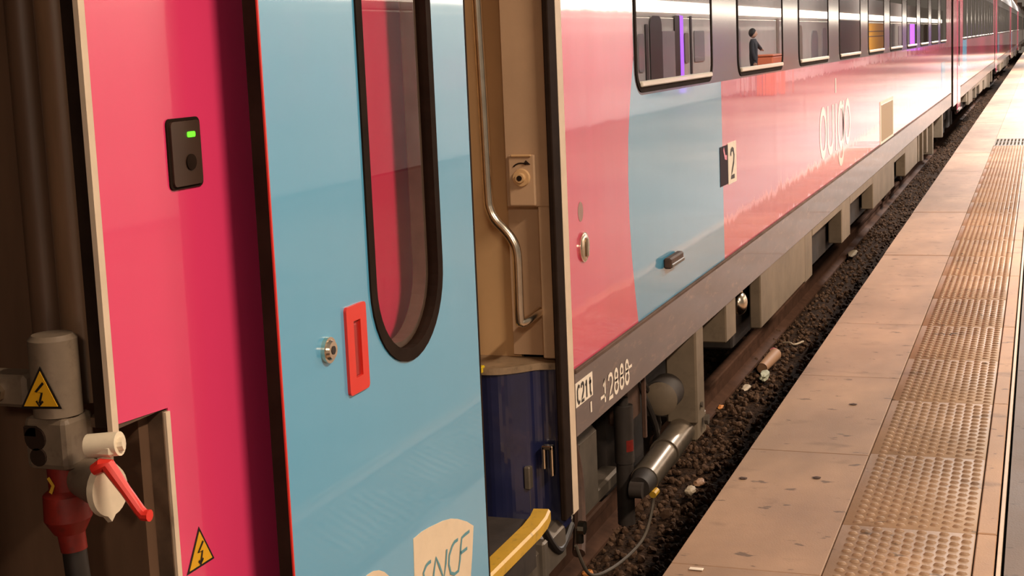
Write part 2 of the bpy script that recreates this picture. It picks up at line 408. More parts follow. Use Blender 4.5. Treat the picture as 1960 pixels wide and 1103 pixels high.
# ------------------------------------------------------------------ the train
YS = 1.3
def side_and_roof(root, dx):
    """everything the coaches share: window band, windows, lower livery, sole bar, roof, underframe"""
    arc = [(4.732, .54), (4.700, .66), (4.673, .78), (4.657, .913), (4.655, 1.05), (4.672, 1.19), (4.712, 1.32), (4.762, 1.45)]
    sh = lambda L_: [(x + dx, z) for x, z in L_]
    corner = [(4.865 + .1 * math.cos(math.radians(a)), 1.422 + .1 * math.sin(math.radians(a))) for a in range(180, 271, 15)]
    b = NB(); plate(b, sh([(3.978, .54)] + arc + [(4.765, 1.46), (4.765, 2.45), (3.978, 2.45)]), (), YS, YS + .03); obj('pink_livery_panel', b, PINK2, root)
    b = NB(); plate(b, sh(arc + corner + [(6.19, 1.322), (6.19, .54)]), (), YS, YS + .03); obj('blue_livery_panel', b, BLUE, root)
    b = NB(); plate(b, sh([(6.19, .54), (23.35, .54), (23.35, 2.45), (22.0, 2.45), (22.0, 1.322), (6.19, 1.322)]), (), YS, YS + .03); obj('pink_livery_panel', b, PINK2, root)
    holes = [rrect(4.80 + 1.78 * i + dx, 6.01 + 1.78 * i + dx, 1.345, 2.2, .07, 5) for i in range(10)]
    b = NB(); plate(b, sh(corner + [(22.0, 1.322), (22.0, 2.45), (4.765, 2.45)]), holes, YS, YS + .03); obj('window_band', b, BLACKBAND, root)
    f0 = None
    for i in range(10):
        if f0 is None:
            b = NB(); plate(b, rrect(4.785 + dx, 6.025 + dx, 1.330, 2.215, .085, 6), [rrect(4.808 + dx, 6.002 + dx, 1.352, 2.192, .062, 6)], YS - .003, YS + .006)
            f0 = obj('window', b, RUBBER, root)
            b = NB(); plate(b, rrect(4.806 + dx, 6.004 + dx, 1.351, 2.194, .062, 6), (), YS - .0005, YS + .005); p0 = obj('pane', b, GLASSW, f0)
            b = NB(); bx(b, 4.84 + dx, 5.975 + dx, YS - .012, YS + .004, 1.350, 1.370, .004); s0_ = obj('sill', b, SILLM, f0)
        else:
            f = link(f0.copy()); f.parent = root; f.location.x = 1.78 * i
            for q in (p0, s0_):
                c = link(q.copy()); c.parent = f
    # sole bar with a small ledge on top
    b = NB(); plate(b, sh(rect(3.985, 23.3, .34, .535)), (), YS - .004, YS + .06); obj('sole_bar', b, SOLE, root)
    b = NB(); bx(b, 3.985 + dx, 23.3 + dx, YS - .010, YS + .05, .533, .545, .002); obj('sole_ledge', b, LEDGE, root)
    # roof and far side as one shell
    prof = [(YS, 2.45), (YS + .05, 2.75), (YS + .22, 3.05), (YS + .6, 3.3), (YS + 1.41, 3.42), (YS + 2.22, 3.3), (YS + 2.6, 3.05), (YS + 2.77, 2.75), (YS + 2.82, 2.45), (YS + 2.82, .4)]
    b = NB(); A = [b.verts.new((1.75 + dx, y, z)) for y, z in prof]; B = [b.verts.new((23.35 + dx, y, z)) for y, z in prof]
    for i in range(len(prof) - 1): b.faces.new((A[i], A[i + 1], B[i + 1], B[i]))
    obj('roof', b, ROOFM, root, smooth=True)
    b = NB(); bx(b, 3.98 + dx, 23.3 + dx, YS + .06, YS + 2.8, .42, .56); obj('floor_pan', b, DARKM, root)
    b = NB(); bx(b, 4.0 + dx, 23.2 + dx, YS + 2.70, YS + 2.78, .56, 2.6); obj('inner_wall', b, INNER, root)
    b = NB(); bx(b, 23.28 + dx, 23.36 + dx, YS + .03, YS + 2.8, .3, 3.3); obj('end_wall', b, BROWNE, root)
    b = NB(); bx(b, 23.36 + dx, 23.86 + dx, YS + .7, YS + 2.1, .35, 2.6, .03); obj('gangway_bellows', b, RUBBER, root)
    # underframe boxes, posts and skirts along the side
    for x0, x1, z0, z1, y0, y1, m in (
        (6.24, 6.46, .155, .34, 1.31, 1.44, SKIRT),
        (7.05, 8.50, .06, .343, 1.303, 1.36, SKIRT), (8.515, 8.80, .045, .336, 1.306, 1.40, SKIRT),
        (8.80, 10.20, .285, .336, 1.303, 1.36, SKIRT), (10.20, 10.66, .045, .336, 1.304, 1.40, SKIRT),
        (10.66, 12.20, .265, .336, 1.303, 1.36, SKIRT), (12.20, 14.05, .05, .336, 1.303, 1.40, SKIRT),
        (14.05, 15.25, .27, .336, 1.303, 1.36, SKIRT), (15.25, 16.8, .03, .336, 1.303, 1.40, SKIRT),
        (17.0, 17.12, .02, .336, 1.305, 1.40, SKIRT), (17.6, 17.72, -.02, .336, 1.305, 1.40, SKIRT), (18.3, 18.45, .02, .336, 1.305, 1.4, SKIRT),
        (19.3, 19.45, -.08, .336, 1.305, 1.45, SKIRT), (21.2, 21.4, .0, .336, 1.305, 1.45, SKIRT)):
        b = NB(); bx(b, x0 + dx, x1 + dx, y0, y1, z0, z1, .006); obj('underframe_panel', b, m, root)
    b = NB(); bx(b, 6.9 + dx, 16.8 + dx, 1.42, 1.9, -.02, .42, .01); obj('equipment_case', b, DARKM, root)
    b = NB(); bx(b, 1.9 + dx, 23.2 + dx, 1.95, 3.9, .05, .42); obj('underframe', b, DARKM, root)
    for cx in (4.3, 6.7, 18.9, 21.3):
        for yy in (1.93, 3.45):
            b = NB(); cyl(b, (cx + dx, yy - .06, -.15), (cx + dx, yy + .06, -.15), .455, n=36); cyl(b, (cx + dx, yy - .075, -.15), (cx + dx, yy + .08, -.15), .38, n=30)
            cyl(b, (cx + dx, yy - .16, -.15), (cx + dx, yy + .09, -.15), .10, n=20)
            obj('wheel', b, DARKM, root, smooth=True)
    for cx in (5.5, 20.1):
        b = NB(); bx(b, cx - 1.6 + dx, cx + 1.6 + dx, 1.62, 1.78, -.12, .06, .03); bx(b, cx - .3 + dx, cx + .3 + dx, 1.58, 1.80, -.28, .30, .03)
        for s in (-1.2, 1.2): bx(b, cx + s - .16 + dx, cx + s + .16 + dx, 1.60, 1.80, -.30, -.02, .02)
        obj('bogie_frame', b, DARKM, root)

coach = thing('train_coach', 'nearest pink and blue passenger coach with its blue door slid open', 'train coach', (1.75, 1.3, 0), 'coaches of the pink train')
side_and_roof(coach, 0)
# end section left of the doorway with its notch
b = NB(); plate(b, [(1.764, .965), (1.900, .957), (1.900, .56), (2.89, .56), (2.89, 2.45), (1.764, 2.45)], (), YS, YS + .03); obj('pink_end_panel', b, PINK, coach)
b = NB(); plate(b, [(1.750, .955), (1.765, .955), (1.765, 2.45), (1.750, 2.45)], (), YS - .003, YS + .006); obj('cream_edge', b, CREAM, coach)
b = NB(); plate(b, rect(1.889, 1.901, .30, .952), (), YS - .003, YS + .004); obj('cream_edge', b, CREAM, coach)
b = NB(); plate(b, rect(2.89, 2.905, .15, 2.45), (), YS - .003, YS + .03); obj('cream_edge', b, CREAM, coach)
b = NB(); plate(b, rect(2.905, 2.95, .15, 2.45), (), YS - .006, YS + .06); obj('door_seal', b, RUBBER, coach)
b = NB(); plate(b, rect(1.901, 2.905, .30, .56), (), YS - .002, YS + .06); obj('dark_sill_panel', b, NAVY, coach)
b = NB(); bx(b, 1.886, 1.900, YS + .002, YS + .055, .30, .954); bx(b, 1.77, 1.90, YS + .002, YS + .06, .957, .972); obj('notch_pocket', b, POCKET, coach)
b = NB(); bx(b, 1.90, 2.0, YS + .06, YS + .4, .2, 1.0); obj('notch_back', b, BROWNE, coach)
# end wall with vertical mouldings
b = NB(); bx(b, 1.86, 1.90, YS + .03, YS + 2.8, .3, 3.3); obj('end_wall', b, BROWNE, coach)
b = NB(); bx(b, 1.754, 1.87, YS + .006, YS + .032, .96, 2.45, .002); obj('corner_post', b, RUBBER, coach)
b = NB(); tube(b, [(1.83, YS + .095, z) for z in (.985, 1.3, 1.6, 2.4)], .034, 16); obj('drain_pipe', b, BROWNL, coach, smooth=True)
b = NB(); tube(b, [(1.84, YS + .165, z) for z in (.985, 1.3, 1.6, 2.4)], .028, 14); obj('end_moulding', b, BROWNE, coach, smooth=True)
b = NB()
for k in range(6): bx(b, 1.30 + .09 * k, 1.36 + .09 * k, YS + .62, YS + 2.2, .3, 2.6, .02)
obj('gangway_bellows', b, RUBBER, coach)
# button plate
b = NB(); plate(b, rrect(1.956, 2.040, 1.303, 1.407, .008, 4), (), YS - .007, YS); bp = obj('door_button_plate', b, BTN, coach); bp['label'] = 'brown button plate with a green light'
b = NB(); plate(b, rrect(1.950, 2.046, 1.298, 1.412, .010, 4), [rrect(1.9555, 2.0405, 1.3025, 1.4075, .008, 4)], YS - .003, YS); obj('plate_rim', b, RUBBER, bp)
b = NB(); plate(b, rrect(2.001, 2.023, 1.380, 1.389, .003, 3), (), YS - .0085, YS - .007); obj('green_light', b, LED, bp)
b = NB(); plate(b, ellipse(2.006, 1.340, .014, .013, 20), (), YS - .0095, YS - .007); obj('push_button', b, RUBBER, bp)
bolt_sign('warning_sticker', coach, [(1.961, .740), (1.917, .672), (2.000, .672)], YS)

# sliding door, open, standing proud of the side
YD = 1.212
def stadium(x0, x1, z0, z1):
    r = (x1 - x0) / 2; cx = (x0 + x1) / 2
    return [(cx + r * math.cos(math.radians(a)), z0 + r + r * math.sin(math.radians(a))) for a in range(180, 361, 9)] + [(cx + r * math.cos(math.radians(a)), z1 - r + r * math.sin(math.radians(a))) for a in range(0, 181, 9)]
b = NB(); plate(b, rrect(2.112, 3.018, .10, 2.15, .012, 3), [stadium(2.474, 2.818, .880, 1.99)], YD, YD + .025); door = obj('sliding_door', b, BLUE, coach); door['label'] = 'open blue sliding door with tall rounded window'
b = NB(); plate(b, rect(2.1085, 2.1125, .10, 2.15), (), YD - .001, YD + .002); obj('red_edge', b, RED, door)
b = NB(); plate(b, rect(2.1080, 2.114, .10, 2.15), (), YD + .002, YD + .027); obj('edge_seal', b, RUBBER, door)
b = NB(); bx(b, 3.018, 3.046, YD + .004, YD + .05, .10, 2.15, .008); obj('edge_seal', b, RUBBER, door)
b = NB(); plate(b, stadium(2.468, 2.824, .874, 1.996), [stadium(2.494, 2.798, .900, 1.97)], YD - .004, YD + .02); obj('window_gasket', b, RUBBER, door)
b = NB(); plate(b, stadium(2.488, 2.804, .894, 1.976), [stadium(2.506, 2.786, .912, 1.958)], YD + .02, YD + .05); obj('window_rim', b, DULL, door)
b = NB(); plate(b, stadium(2.492, 2.800, .898, 1.972), (), YD + .010, YD + .015); obj('window_pane', b, GLASSD, door)
b = NB(); plate(b, rrect(2.353, 2.436, .868, 1.036, .008, 4), [rect(2.381, 2.410, .898, 1.006)], YD - .006, YD); hp = obj('red_handle_plate', b, RED, door); hp['label'] = 'red recessed handle plate'
b = NB(); plate(b, rect(2.380, 2.411, .897, 1.007), (), YD - .0005, YD + .002); bx(b, 2.383, 2.398, YD - .004, YD, .9, 1.0, .002); obj('handle_recess', b, REDD, hp)
b = NB(); cyl(b, (2.279, YD, .973), (2.279, YD - .008, .973), .024, n=24); cyl(b, (2.279, YD - .008, .973), (2.279, YD - .014, .973), .019, .016, n=24); kl = obj('door_lock', b, STEEL, door, smooth=True)
b = NB(); cyl(b, (2.279, YD - .0135, .973), (2.279, YD - .0150, .973), .008, n=12); obj('keyhole', b, BLACKP, kl)
lg = NB(); plate(lg, [(2.606, .504), (2.65, .5045), (2.689, .501), (2.762, .491), (2.808, .481), (2.845, .468), (2.896, .445), (2.935, .422), (2.92, .361), (2.905, .313), (2.897, .281), (2.789, .289), (2.687, .311), (2.601, .346), (2.602, .426)][::-1], (), YD - .001, YD)
lo = obj('logo_plate', lg, LOGOP, door); lo['label'] = 'cream emblem lettered SNCF'
b = NB()
for st in ([(2.686, .427), (2.672, .428), (2.66, .426), (2.645, .416), (2.649, .401), (2.669, .386), (2.672, .372), (2.655, .362), (2.626, .360)],
           [(2.687, .369), (2.699, .398), (2.714, .425), (2.73, .4), (2.75, .364), (2.765, .394), (2.774, .423)],
           [(2.838, .423), (2.818, .424), (2.804, .419), (2.786, .405), (2.781, .385), (2.789, .363), (2.809, .353), (2.833, .352), (2.845, .374), (2.853, .402), (2.861, .419), (2.879, .420), (2.907, .419)],
           [(2.849, .387), (2.868, .386), (2.889, .385)]):
    ribbon(b, st, .0075, YD - .001)
obj('logo_letters', b, LOGOB, lo)
b = NB(); plate(b, ellipse(2.39, .38, .13, .127, 32), (), YD - .001, YD); obj('round_emblem', b, LOGOP, door)

# doorway: seal, jamb, handrail, step well
b = NB(); bx(b, 3.856, 3.926, YS - .004, YS + .013, .12, 2.45, .003); obj('door_seal', b, RUBBER, coach)
b = NB(); plate(b, rect(3.926, 3.978, .118, 2.45), (), YS - .004, YS + .03); obj('cream_edge', b, CREAM, coach)
b = NB(); bx(b, 3.886, 3.93, YS + .013, YS + .152, 1.046, 2.4, .003); jp = obj('jamb_panel', b, TAN, coach)
b = NB(); bx(b, 3.930, 3.96, YS + .013, YS + .165, .60, 1.06); bx(b, 3.886, 3.93, YS + .013, YS + .058, .60, 1.046, .003); obj('jamb_recess', b, TAN, coach)
b = NB(); bx(b, 3.955, 3.975, YS + .15, YS + 1.2, .58, 2.4); obj('vestibule_wall', b, TANL, coach)
b = NB(); bx(b, 2.95, 3.975, YS + 1.2, YS + 1.25, .3, 2.4); obj('vestibule_back_wall', b, TANL, coach)
b = NB(); bx(b, 2.80, 2.93, YS + .06, YS + 1.2, .0, 2.4); obj('vestibule_wall', b, TAN, coach)
b = NB(); bx(b, 2.95, 3.975, YS + .30, YS + 1.2, .52, .575); obj('vestibule_floor', b, DARKM, coach)
b = NB(); bx(b, 2.5, 3.99, YS + .06, YS + 1.25, 2.4, 2.46); obj('vestibule_ceiling', b, TANL, coach)
b = NB(); bx(b, 3.872, 3.886, YS + .058, YS + .138, 1.050, 1.198, .004, 2); sw = obj('key_switch_box', b, TAN, jp); sw['label'] = 'small tan key switch plate with turning arrow'
b = NB(); bx(b, 3.866, 3.874, YS + .066, YS + .128, 1.192, 1.199, .002); obj('switch_ledge', b, TANL, jp)
b = NB(); cyl(b, (3.873, YS + .098, 1.132), (3.864, YS + .098, 1.132), .027, .024, n=28); cyl(b, (3.864, YS + .098, 1.132), (3.852, YS + .098, 1.132), .015, .013, n=24)
obj('lock_ring', b, TANL, jp, smooth=True)
b = NB(); cyl(b, (3.8525, YS + .098, 1.132), (3.8505, YS + .098, 1.132), .008, n=14); obj('keyhole', b, RUBBER, jp)
b = NB()
tube(b, [(3.871, YS + .098 + .030 * math.sin(math.radians(a)), 1.146 + .028 * math.cos(math.radians(a))) for a in range(50, -31, -10)], .0022, 6)
cyl(b, (3.871, YS + .085, 1.176), (3.871, YS + .070, 1.170), .007, .0005, n=8); obj('turn_arrow', b, RUBBER, jp)
b = NB(); path = smooth_path([(3.80, 1.487, 2.2), (3.80, 1.486, 1.9), (3.80, 1.485, 1.639), (3.80, 1.480, 1.348), (3.80, 1.477, 1.10), (3.80, 1.472, 1.050), (3.80, 1.456, 1.018), (3.80, 1.431, .992), (3.80, 1.408, .962), (3.80, 1.396, .925), (3.80, 1.395, .85), (3.80, 1.395, .735), (3.805, 1.390, .722), (3.825, 1.380, .724), (3.86, 1.372, .732), (3.895, 1.366, .738)], 5)
tube(b, path, .0140, 14); hr = obj('handrail', b, STEEL, coach, smooth=True, angle=80); hr['label'] = 'bent steel grab rail in the doorway'
lip = smooth_path([(3.886, 1.313, 0), (3.878, 1.345, 0), (3.868, 1.375, 0), (3.835, 1.405, 0), (3.800, 1.445, 0), (3.782, 1.49, 0), (3.782, 1.56, 0), (3.79, 1.70, 0)], 5)
def lip_solid(bm, inset, z0, z1, wave=0.):
    A = []; B = []
    for i, p in enumerate(lip):
        x = p.x + inset - (wave if i % 6 in (1, 2) else 0)
        A.append(bm.verts.new((x, p.y, z0))); B.append(bm.verts.new((x, p.y, z1)))
    A += [bm.verts.new((3.955, 1.70, z0)), bm.verts.new((3.955, 1.313, z0))]; B += [bm.verts.new((3.955, 1.70, z1)), bm.verts.new((3.955, 1.313, z1))]
    n = len(A)
    for i in range(n): j = (i + 1) % n; bm.faces.new((A[i], A[j], B[j], B[i]))
    bm.faces.new(A[::-1]); bm.faces.new(B); return bm
obj('floor_lip', lip_solid(NB(), .002, .568, .588), LIPM, coach)
obj('step_well_side', lip_solid(NB(), .010, .085, .566, .0012), NAVY, coach)
b = NB(); bx(b, 3.768, 3.800, 1.508, 1.60, .574, .594, .003); obj('yellow_nosing', b, YELB, coach)
b = NB(); bx(b, 3.846, 3.870, 1.328, 1.338, .255, .345, .003); bx(b, 3.846, 3.870, 1.352, 1.362, .275, .345, .003); bx(b, 3.846, 3.870, 1.328, 1.362, .335, .347, .002); obj('latch', b, STEEL, coach)
b = NB(); bx(b, 3.83, 3.87, 1.395, 1.415, .215, .285, .004); cyl(b, (3.85, 1.405, .21), (3.85, 1.405, .13), .004, n=8); obj('latch_bracket', b, DULL, coach)
b = NB()
pf = [(1.252, .195), (1.252, .222), (1.258, .228), (1.302, .226), (1.306, .195)]
secs = [(2.98, 0, 0), (3.50, 0, 0), (3.58, .006, .0), (3.655, .022, -.004)]
rings = [[b.verts.new((x, y + oy, z + oz)) for y, z in pf] for x, oy, oz in secs]
for A, B in zip(rings, rings[1:]):
    for i in range(5): j = (i + 1) % 5; b.faces.new((A[i], A[j], B[j], B[i]))
b.faces.new(rings[0]); b.faces.new(rings[-1][::-1]); stp = obj('yellow_step', b, YELLOW, coach); stp['label'] = 'worn yellow step edge below the doorway'
b = NB(); bx(b, 2.95, 3.62, 1.306, 1.62, .06, .205, .01); bx(b, 2.95, 3.95, 1.55, 1.62, .05, .55); obj('step_tread', b, DARKM, coach)
b = NB(); bx(b, 3.58, 3.92, 1.315, 1.50, -.02, .11, .02); bx(b, 3.66, 3.70, 1.30, 1.33, -.25, .12, .006); obj('step_bracket', b, DULL, coach)
b = NB(); tube(b, smooth_path([(3.66, 1.31, .19), (3.74, 1.31, .10), (3.86, 1.32, .03), (4.0, 1.33, .06)], 5), .012, 8); obj('step_cable', b, HOSE, coach, smooth=True)

# lettering and fittings on the side
b = NB(); plate(b, rect(3.985, 4.157, .428, .502), (), YS - .0055, YS - .004); lp = obj('load_label', b, WHITEP, coach)
b = NB(); text(b, 'c21t', 3.995, .437, .030, .054, .0105, .0105, YS - .0055); obj('load_text', b, BLACKP, lp)
b = NB(); text(b, '12888', 4.262, .372, .052, .076, .0135, .0135, YS - .004); ribbon(b, [(4.238, .395), (4.292, .395)], .010, YS - .004); ribbon(b, [(4.562, .420), (4.612, .420)], .010, YS - .004); nb = obj('coach_number', b, WHITEP, coach)
b = NB(); ribbon(b, [(4.135, .412), (4.135, .378)], .014, YS - .004); obj('white_tick', b, WHITEP, coach)
b = NB(); cyl(b, (4.125, YS, .895), (4.125, YS - .006, .895), .046, n=32); cyl(b, (4.125, YS - .006, .895), (4.125, YS - .010, .895), .042, .036, n=32); bx(b, 4.117, 4.133, YS - .018, YS - .008, .865, .925, .004); obj('side_lock', b, STEEL, coach, smooth=True)
b = NB(); plate(b, ellipse(4.11, 1.005, .026, .030, 20), (), YS - .0008, YS); obj('worn_sticker', b, GREYST, coach)
b = NB(); bx(b, 5.10, 5.30, YS - .030, YS, .672, .712, .006); hl = obj('side_grab_handle', b, RUST, coach)
b = NB(); bx(b, 5.105, 5.298, YS - .034, YS - .026, .676, .690, .003); obj('handle_lip', b, DULL, hl)
b = NB(); plate(b, rect(6.13, 6.295, .868, 1.040), (), YS - .002, YS); cb = obj('class_sign', b, SIGNDK, coach); cb['label'] = 'white and dark sign with the figure 2'
b = NB(); plate(b, rect(6.295, 6.480, .862, 1.046), (), YS - .003, YS); obj('white_field', b, WHITEP, cb)
b = NB(); text(b, '2', 6.345, .890, .085, .125, 0, .020, YS - .003); obj('figure_two', b, BLACKP, cb)
b = NB(); ribbon(b, [(6.20, 1.03), (6.23, .99), (6.27, .985)], .022, YS - .002); obj('pink_mark', b, PINK, cb)
b = NB(); z0, z1 = .725, 1.045; mz = (z0 + z1) / 2; hz = (z1 - z0) / 2 - .02; wd = .055; yy = YS
ribbon(b, ellipse(9.29, mz, .13, hz, 36), wd, yy, True)
ribbon(b, [(9.51, z1), (9.51, mz - .04)] + ellipse(9.63, mz - .04, .12, hz - .04, 18, 180, 360)[1:] + [(9.75, z1)], wd, yy)
ribbon(b, [(9.91, z1), (9.91, z0)], wd, yy); ribbon(b, [(9.91, z1 + .07), (9.91, z1 + .17)], wd, yy)
ribbon(b, ellipse(10.16, mz, .13, hz, 36), wd, yy, True)
ribbon(b, [(10.29, z1), (10.29, mz - .1)] + ellipse(10.16, z0 - .0, .13, .10, 12, 360, 200)[1:], wd, yy)
ribbon(b, ellipse(10.53, mz, .13, hz, 36), wd, yy, True); obj('side_lettering', b, LETTER, coach)
b = NB(); bx(b, 12.83, 13.87, YS - .006, YS, .565, .885, .003); vp = obj('vent_panel', b, VENT, coach)
b = NB(); plate(b, rect(12.76, 13.94, .535, .915), [rect(12.83, 13.87, .565, .885)], YS - .004, YS); obj('vent_frame', b, WHITEP, vp)
b = NB(); plate(b, rect(21.0, 21.8, .61, 1.06), (), YS - .002, YS); obj('blue_mark', b, BLUE, coach)
# bogie details in view
b = NB(); bx(b, 5.60, 5.74, 1.302, 1.432, -.05, .34, .008); bx(b, 5.62, 5.80, 1.31, 1.42, -.13, -.03, .01); br = obj('damper_bracket', b, SKIRT, coach)
b = NB(); cyl(b, (5.73, 1.30, -.06), (5.73, 1.285, -.06), .022, n=8); cyl(b, (5.66, 1.30, .02), (5.66, 1.292, .02), .012, n=8); obj('bolt', b, DULL, br)
b = NB(); cyl(b, (5.66, 1.375, -.082), (5.34, 1.375, -.097), .057, n=28); cyl(b, (5.34, 1.375, -.097), (5.325, 1.375, -.098), .060, n=28); dm = obj('yaw_damper', b, DAMP, coach, smooth=True); dm['label'] = 'shiny steel cylinder lying beside the bogie'
b = NB(); cyl(b, (5.320, 1.375, -.098), (5.02, 1.375, -.113), .053, n=28); obj('damper_rod', b, DAMP, dm, smooth=True)
b = NB(); cyl(b, (5.02, 1.375, -.113), (4.94, 1.375, -.117), .050, .040, n=24); cyl(b, (4.915, 1.352, -.119), (4.915, 1.40, -.119), .030, n=20); obj('damper_eye', b, DARKM, dm, smooth=True)
b = NB(); cyl(b, (5.02, 1.33, -.150), (4.985, 1.335, -.156), .014, n=10); obj('yellow_plug', b, YELLOW, dm)
b = NB(); cyl(b, (5.06, 1.46, .16), (5.06, 1.46, -.06), .037, n=22); cyl(b, (5.06, 1.46, -.06), (5.06, 1.46, -.30), .033, n=22); cyl(b, (5.06, 1.46, .155), (5.06, 1.46, .19), .02, n=14); vd = obj('vertical_damper', b, DARKM, coach, smooth=True)
b = NB()
for a in range(-3, 3):
    t0_ = math.radians(235 + a * 9); t1_ = math.radians(235 + (a + 1) * 9); r_ = .0378
    v_ = [b.verts.new((5.06 + r_ * math.cos(t), 1.46 + r_ * math.sin(t), z)) for t, z in ((t0_, -.012), (t1_, -.012), (t1_, .032), (t0_, .032))]; b.faces.new(v_)
obj('red_label', b, REDO, vd)
b = NB(); cyl(b, (5.41, 1.405, .10), (5.395, 1.405, .10), .068, .040, n=28); obj('brake_cylinder_cap', b, SKIRT, coach, smooth=True)
b = NB(); cyl(b, (5.41, 1.415, .10), (5.56, 1.415, .10), .070, n=28); obj('brake_cylinder', b, DARKM, coach, smooth=True)
b = NB(); bx(b, 5.12, 5.14, 1.39, 1.405, .02, .30, .002); bx(b, 5.15, 5.35, 1.47, 1.55, .05, .32, .01); obj('hanger', b, RUST, coach)
b = NB(); bx(b, 4.62, 4.86, 1.50, 1.70, -.16, .14, .02); bx(b, 4.5, 5.2, 1.52, 1.6, -.18, -.12, .01); obj('axle_box', b, DULL, coach)
b = NB(); tube(b, smooth_path([(4.45, 1.50, .32), (4.50, 1.47, .08), (4.42, 1.44, -.10), (4.34, 1.42, -.16)], 5), .022, 10); obj('brake_hose', b, RUST, coach, smooth=True)
b = NB(); tube(b, smooth_path([(4.25, 1.40, -.10), (4.32, 1.38, -.22), (4.55, 1.38, -.29), (4.85, 1.38, -.33), (5.0, 1.37, -.31), (5.08, 1.36, -.22), (5.06, 1.36, -.15)], 6), .006, 8); obj('sensor_cable', b, DULL, coach, smooth=True)
b = NB(); cyl(b, (4.20, 1.37, -.02), (4.20, 1.35, -.02), .022, n=10); cyl(b, (4.20, 1.37, -.02), (4.20, 1.37, -.07), .014, n=10); obj('cable_plug', b, STEEL, coach)
b = NB(); cyl(b, (5.3, 1.46, .24), (5.3, 1.44, .24), .022, n=12); obj('bolt', b, STEEL, coach)
b = NB(); tube(b, smooth_path([(5.3, 1.50, .28), (5.38, 1.42, .0), (5.42, 1.44, -.10)], 5), .012, 8); tube(b, smooth_path([(5.34, 1.50, .28), (5.46, 1.43, .02), (5.5, 1.46, -.10)], 5), .010, 8); obj('brake_hose', b, HOSE, coach, smooth=True)
b = NB(); bmesh.ops.create_uvsphere(b, u_segments=18, v_segments=12, radius=.06); bmesh.ops.scale(b, vec=(.9, .7, 1.0), verts=b.verts); bmesh.ops.translate(b, vec=(6.86, 1.375, .225), verts=b.verts); cyl(b, (6.86, 1.375, .25), (6.86, 1.375, .33), .02, n=12); obj('filter_bowl', b, STEEL, coach, smooth=True)

# high-voltage coupling on the coach end
XE = 1.74
cp = NB(); cyl(cp, (XE, 1.384, .985), (XE, 1.384, 1.100), .0365, n=28); cyl(cp, (XE, 1.384, 1.100), (XE, 1.384, 1.107), .0365, .030, n=28); cpl = obj('power_coupling', cp, GREYC, coach, smooth=True); cpl['label'] = 'grey electrical coupling housing'
b = NB(); bx(b, XE - .030, XE + .04, 1.350, 1.428, .903, .985, .010, 2); obj('coupling_block', b, GREYC, cpl)
b = NB(); cyl(b, (XE - .034, 1.405, .953), (XE - .028, 1.405, .953), .018, n=18); cyl(b, (XE - .034, 1.402, .925), (XE - .028, 1.402, .925), .014, n=14); bx(b, XE - .034, XE - .028, 1.40, 1.425, .955, .972, .002); obj('block_opening', b, RUBBER, cpl)
b = NB(); bx(b, XE - .02, XE + .03, 1.426, 1.52, .995, 1.045, .006); obj('mounting_arm', b, GREYC, cpl)
b = NB(); cyl(b, (XE - .03, 1.475, 1.018), (XE - .018, 1.475, 1.018), .013, n=6); cyl(b, (XE - .03, 1.505, 1.020), (XE - .018, 1.505, 1.020), .011, n=6); obj('bolt', b, STEEL, cpl)
bolt_sign('warning_sticker', cpl, [(1.380, 1.066), (1.421, 1.000), (1.347, 1.003)], 0, 'yz', XE - .0375)
b = NB(); cyl(b, (XE, 1.384, .905), (XE, 1.384, .868), .025, .024, n=20); cyl(b, (XE, 1.384, .868), (XE, 1.384, .860), .024, .034, n=22); cyl(b, (XE, 1.384, .860), (XE, 1.383, .822), .034, .036, n=22); cyl(b, (XE, 1.383, .822), (XE, 1.382, .800), .036, .024, n=22); cyl(b, (XE, 1.380, .800), (XE, 1.377, .772), .021, .020, n=20); obj('red_plug', b, REDO, cpl, smooth=True)
b = NB(); tube(b, smooth_path([(XE, 1.377, .78), (XE, 1.373, .72), (XE + .01, 1.365, .62), (XE + .02, 1.35, .40)], 5), .0185, 14); obj('power_cable', b, HOSE, cpl, smooth=True)
b = NB(); ribbon(b, [(1.392, .892), (1.384, .880), (1.390, .868)], .006, 0)
for v in b.verts: v.co = Vector((XE - .026 + v.co.y, v.co.x, v.co.z))
obj('yellow_tag', b, YELLOW, cpl)
# dummy socket with cream cap and red lever
b = NB(); cyl(b, (XE + .01, 1.352, .884), (XE - .02, 1.296, .880), .031, n=26); ds = obj('dummy_socket', b, GREYC, cpl, smooth=True)
b = NB(); ax = Vector((-.36, -.93, -.03)).normalized(); c0 = Vector((XE - .022, 1.294, .880))
e1 = Vector((0, 0, 1)); e1 = (e1 - ax * e1.dot(ax)).normalized(); e2 = ax.cross(e1); A = []; B = []
for k in range(28):
    t = 2 * PI * k / 28; rr = .038 * (1.22 if 175 < math.degrees(t) < 185 else 1); p = e1 * math.cos(t) * rr * 1.12 + e2 * math.sin(t) * rr * .86
    A.append(b.verts.new(c0 + p)); B.append(b.verts.new(c0 + ax * .012 + p * .92))
for k in range(28): j = (k + 1) % 28; b.faces.new((A[k], A[j], B[j], B[k]))
b.faces.new(A[::-1]); b.faces.new(B)
cyl(b, c0 + e1 * .040 + ax * .004, c0 + e1 * .078 + ax * .004, .012, n=10); obj('socket_cap', b, CREAMC, cpl, smooth=True)
b = NB(); cyl(b, (XE - .035, 1.308, .948), (XE - .028, 1.258, .953), .018, n=18); bx(b, XE - .048, XE - .018, 1.260, 1.308, .936, .955, .005); cyl(b, (XE - .03, 1.260, .952), (XE - .027, 1.252, .953), .010, n=10); obj('cap_hinge', b, CREAMC, cpl, smooth=True)
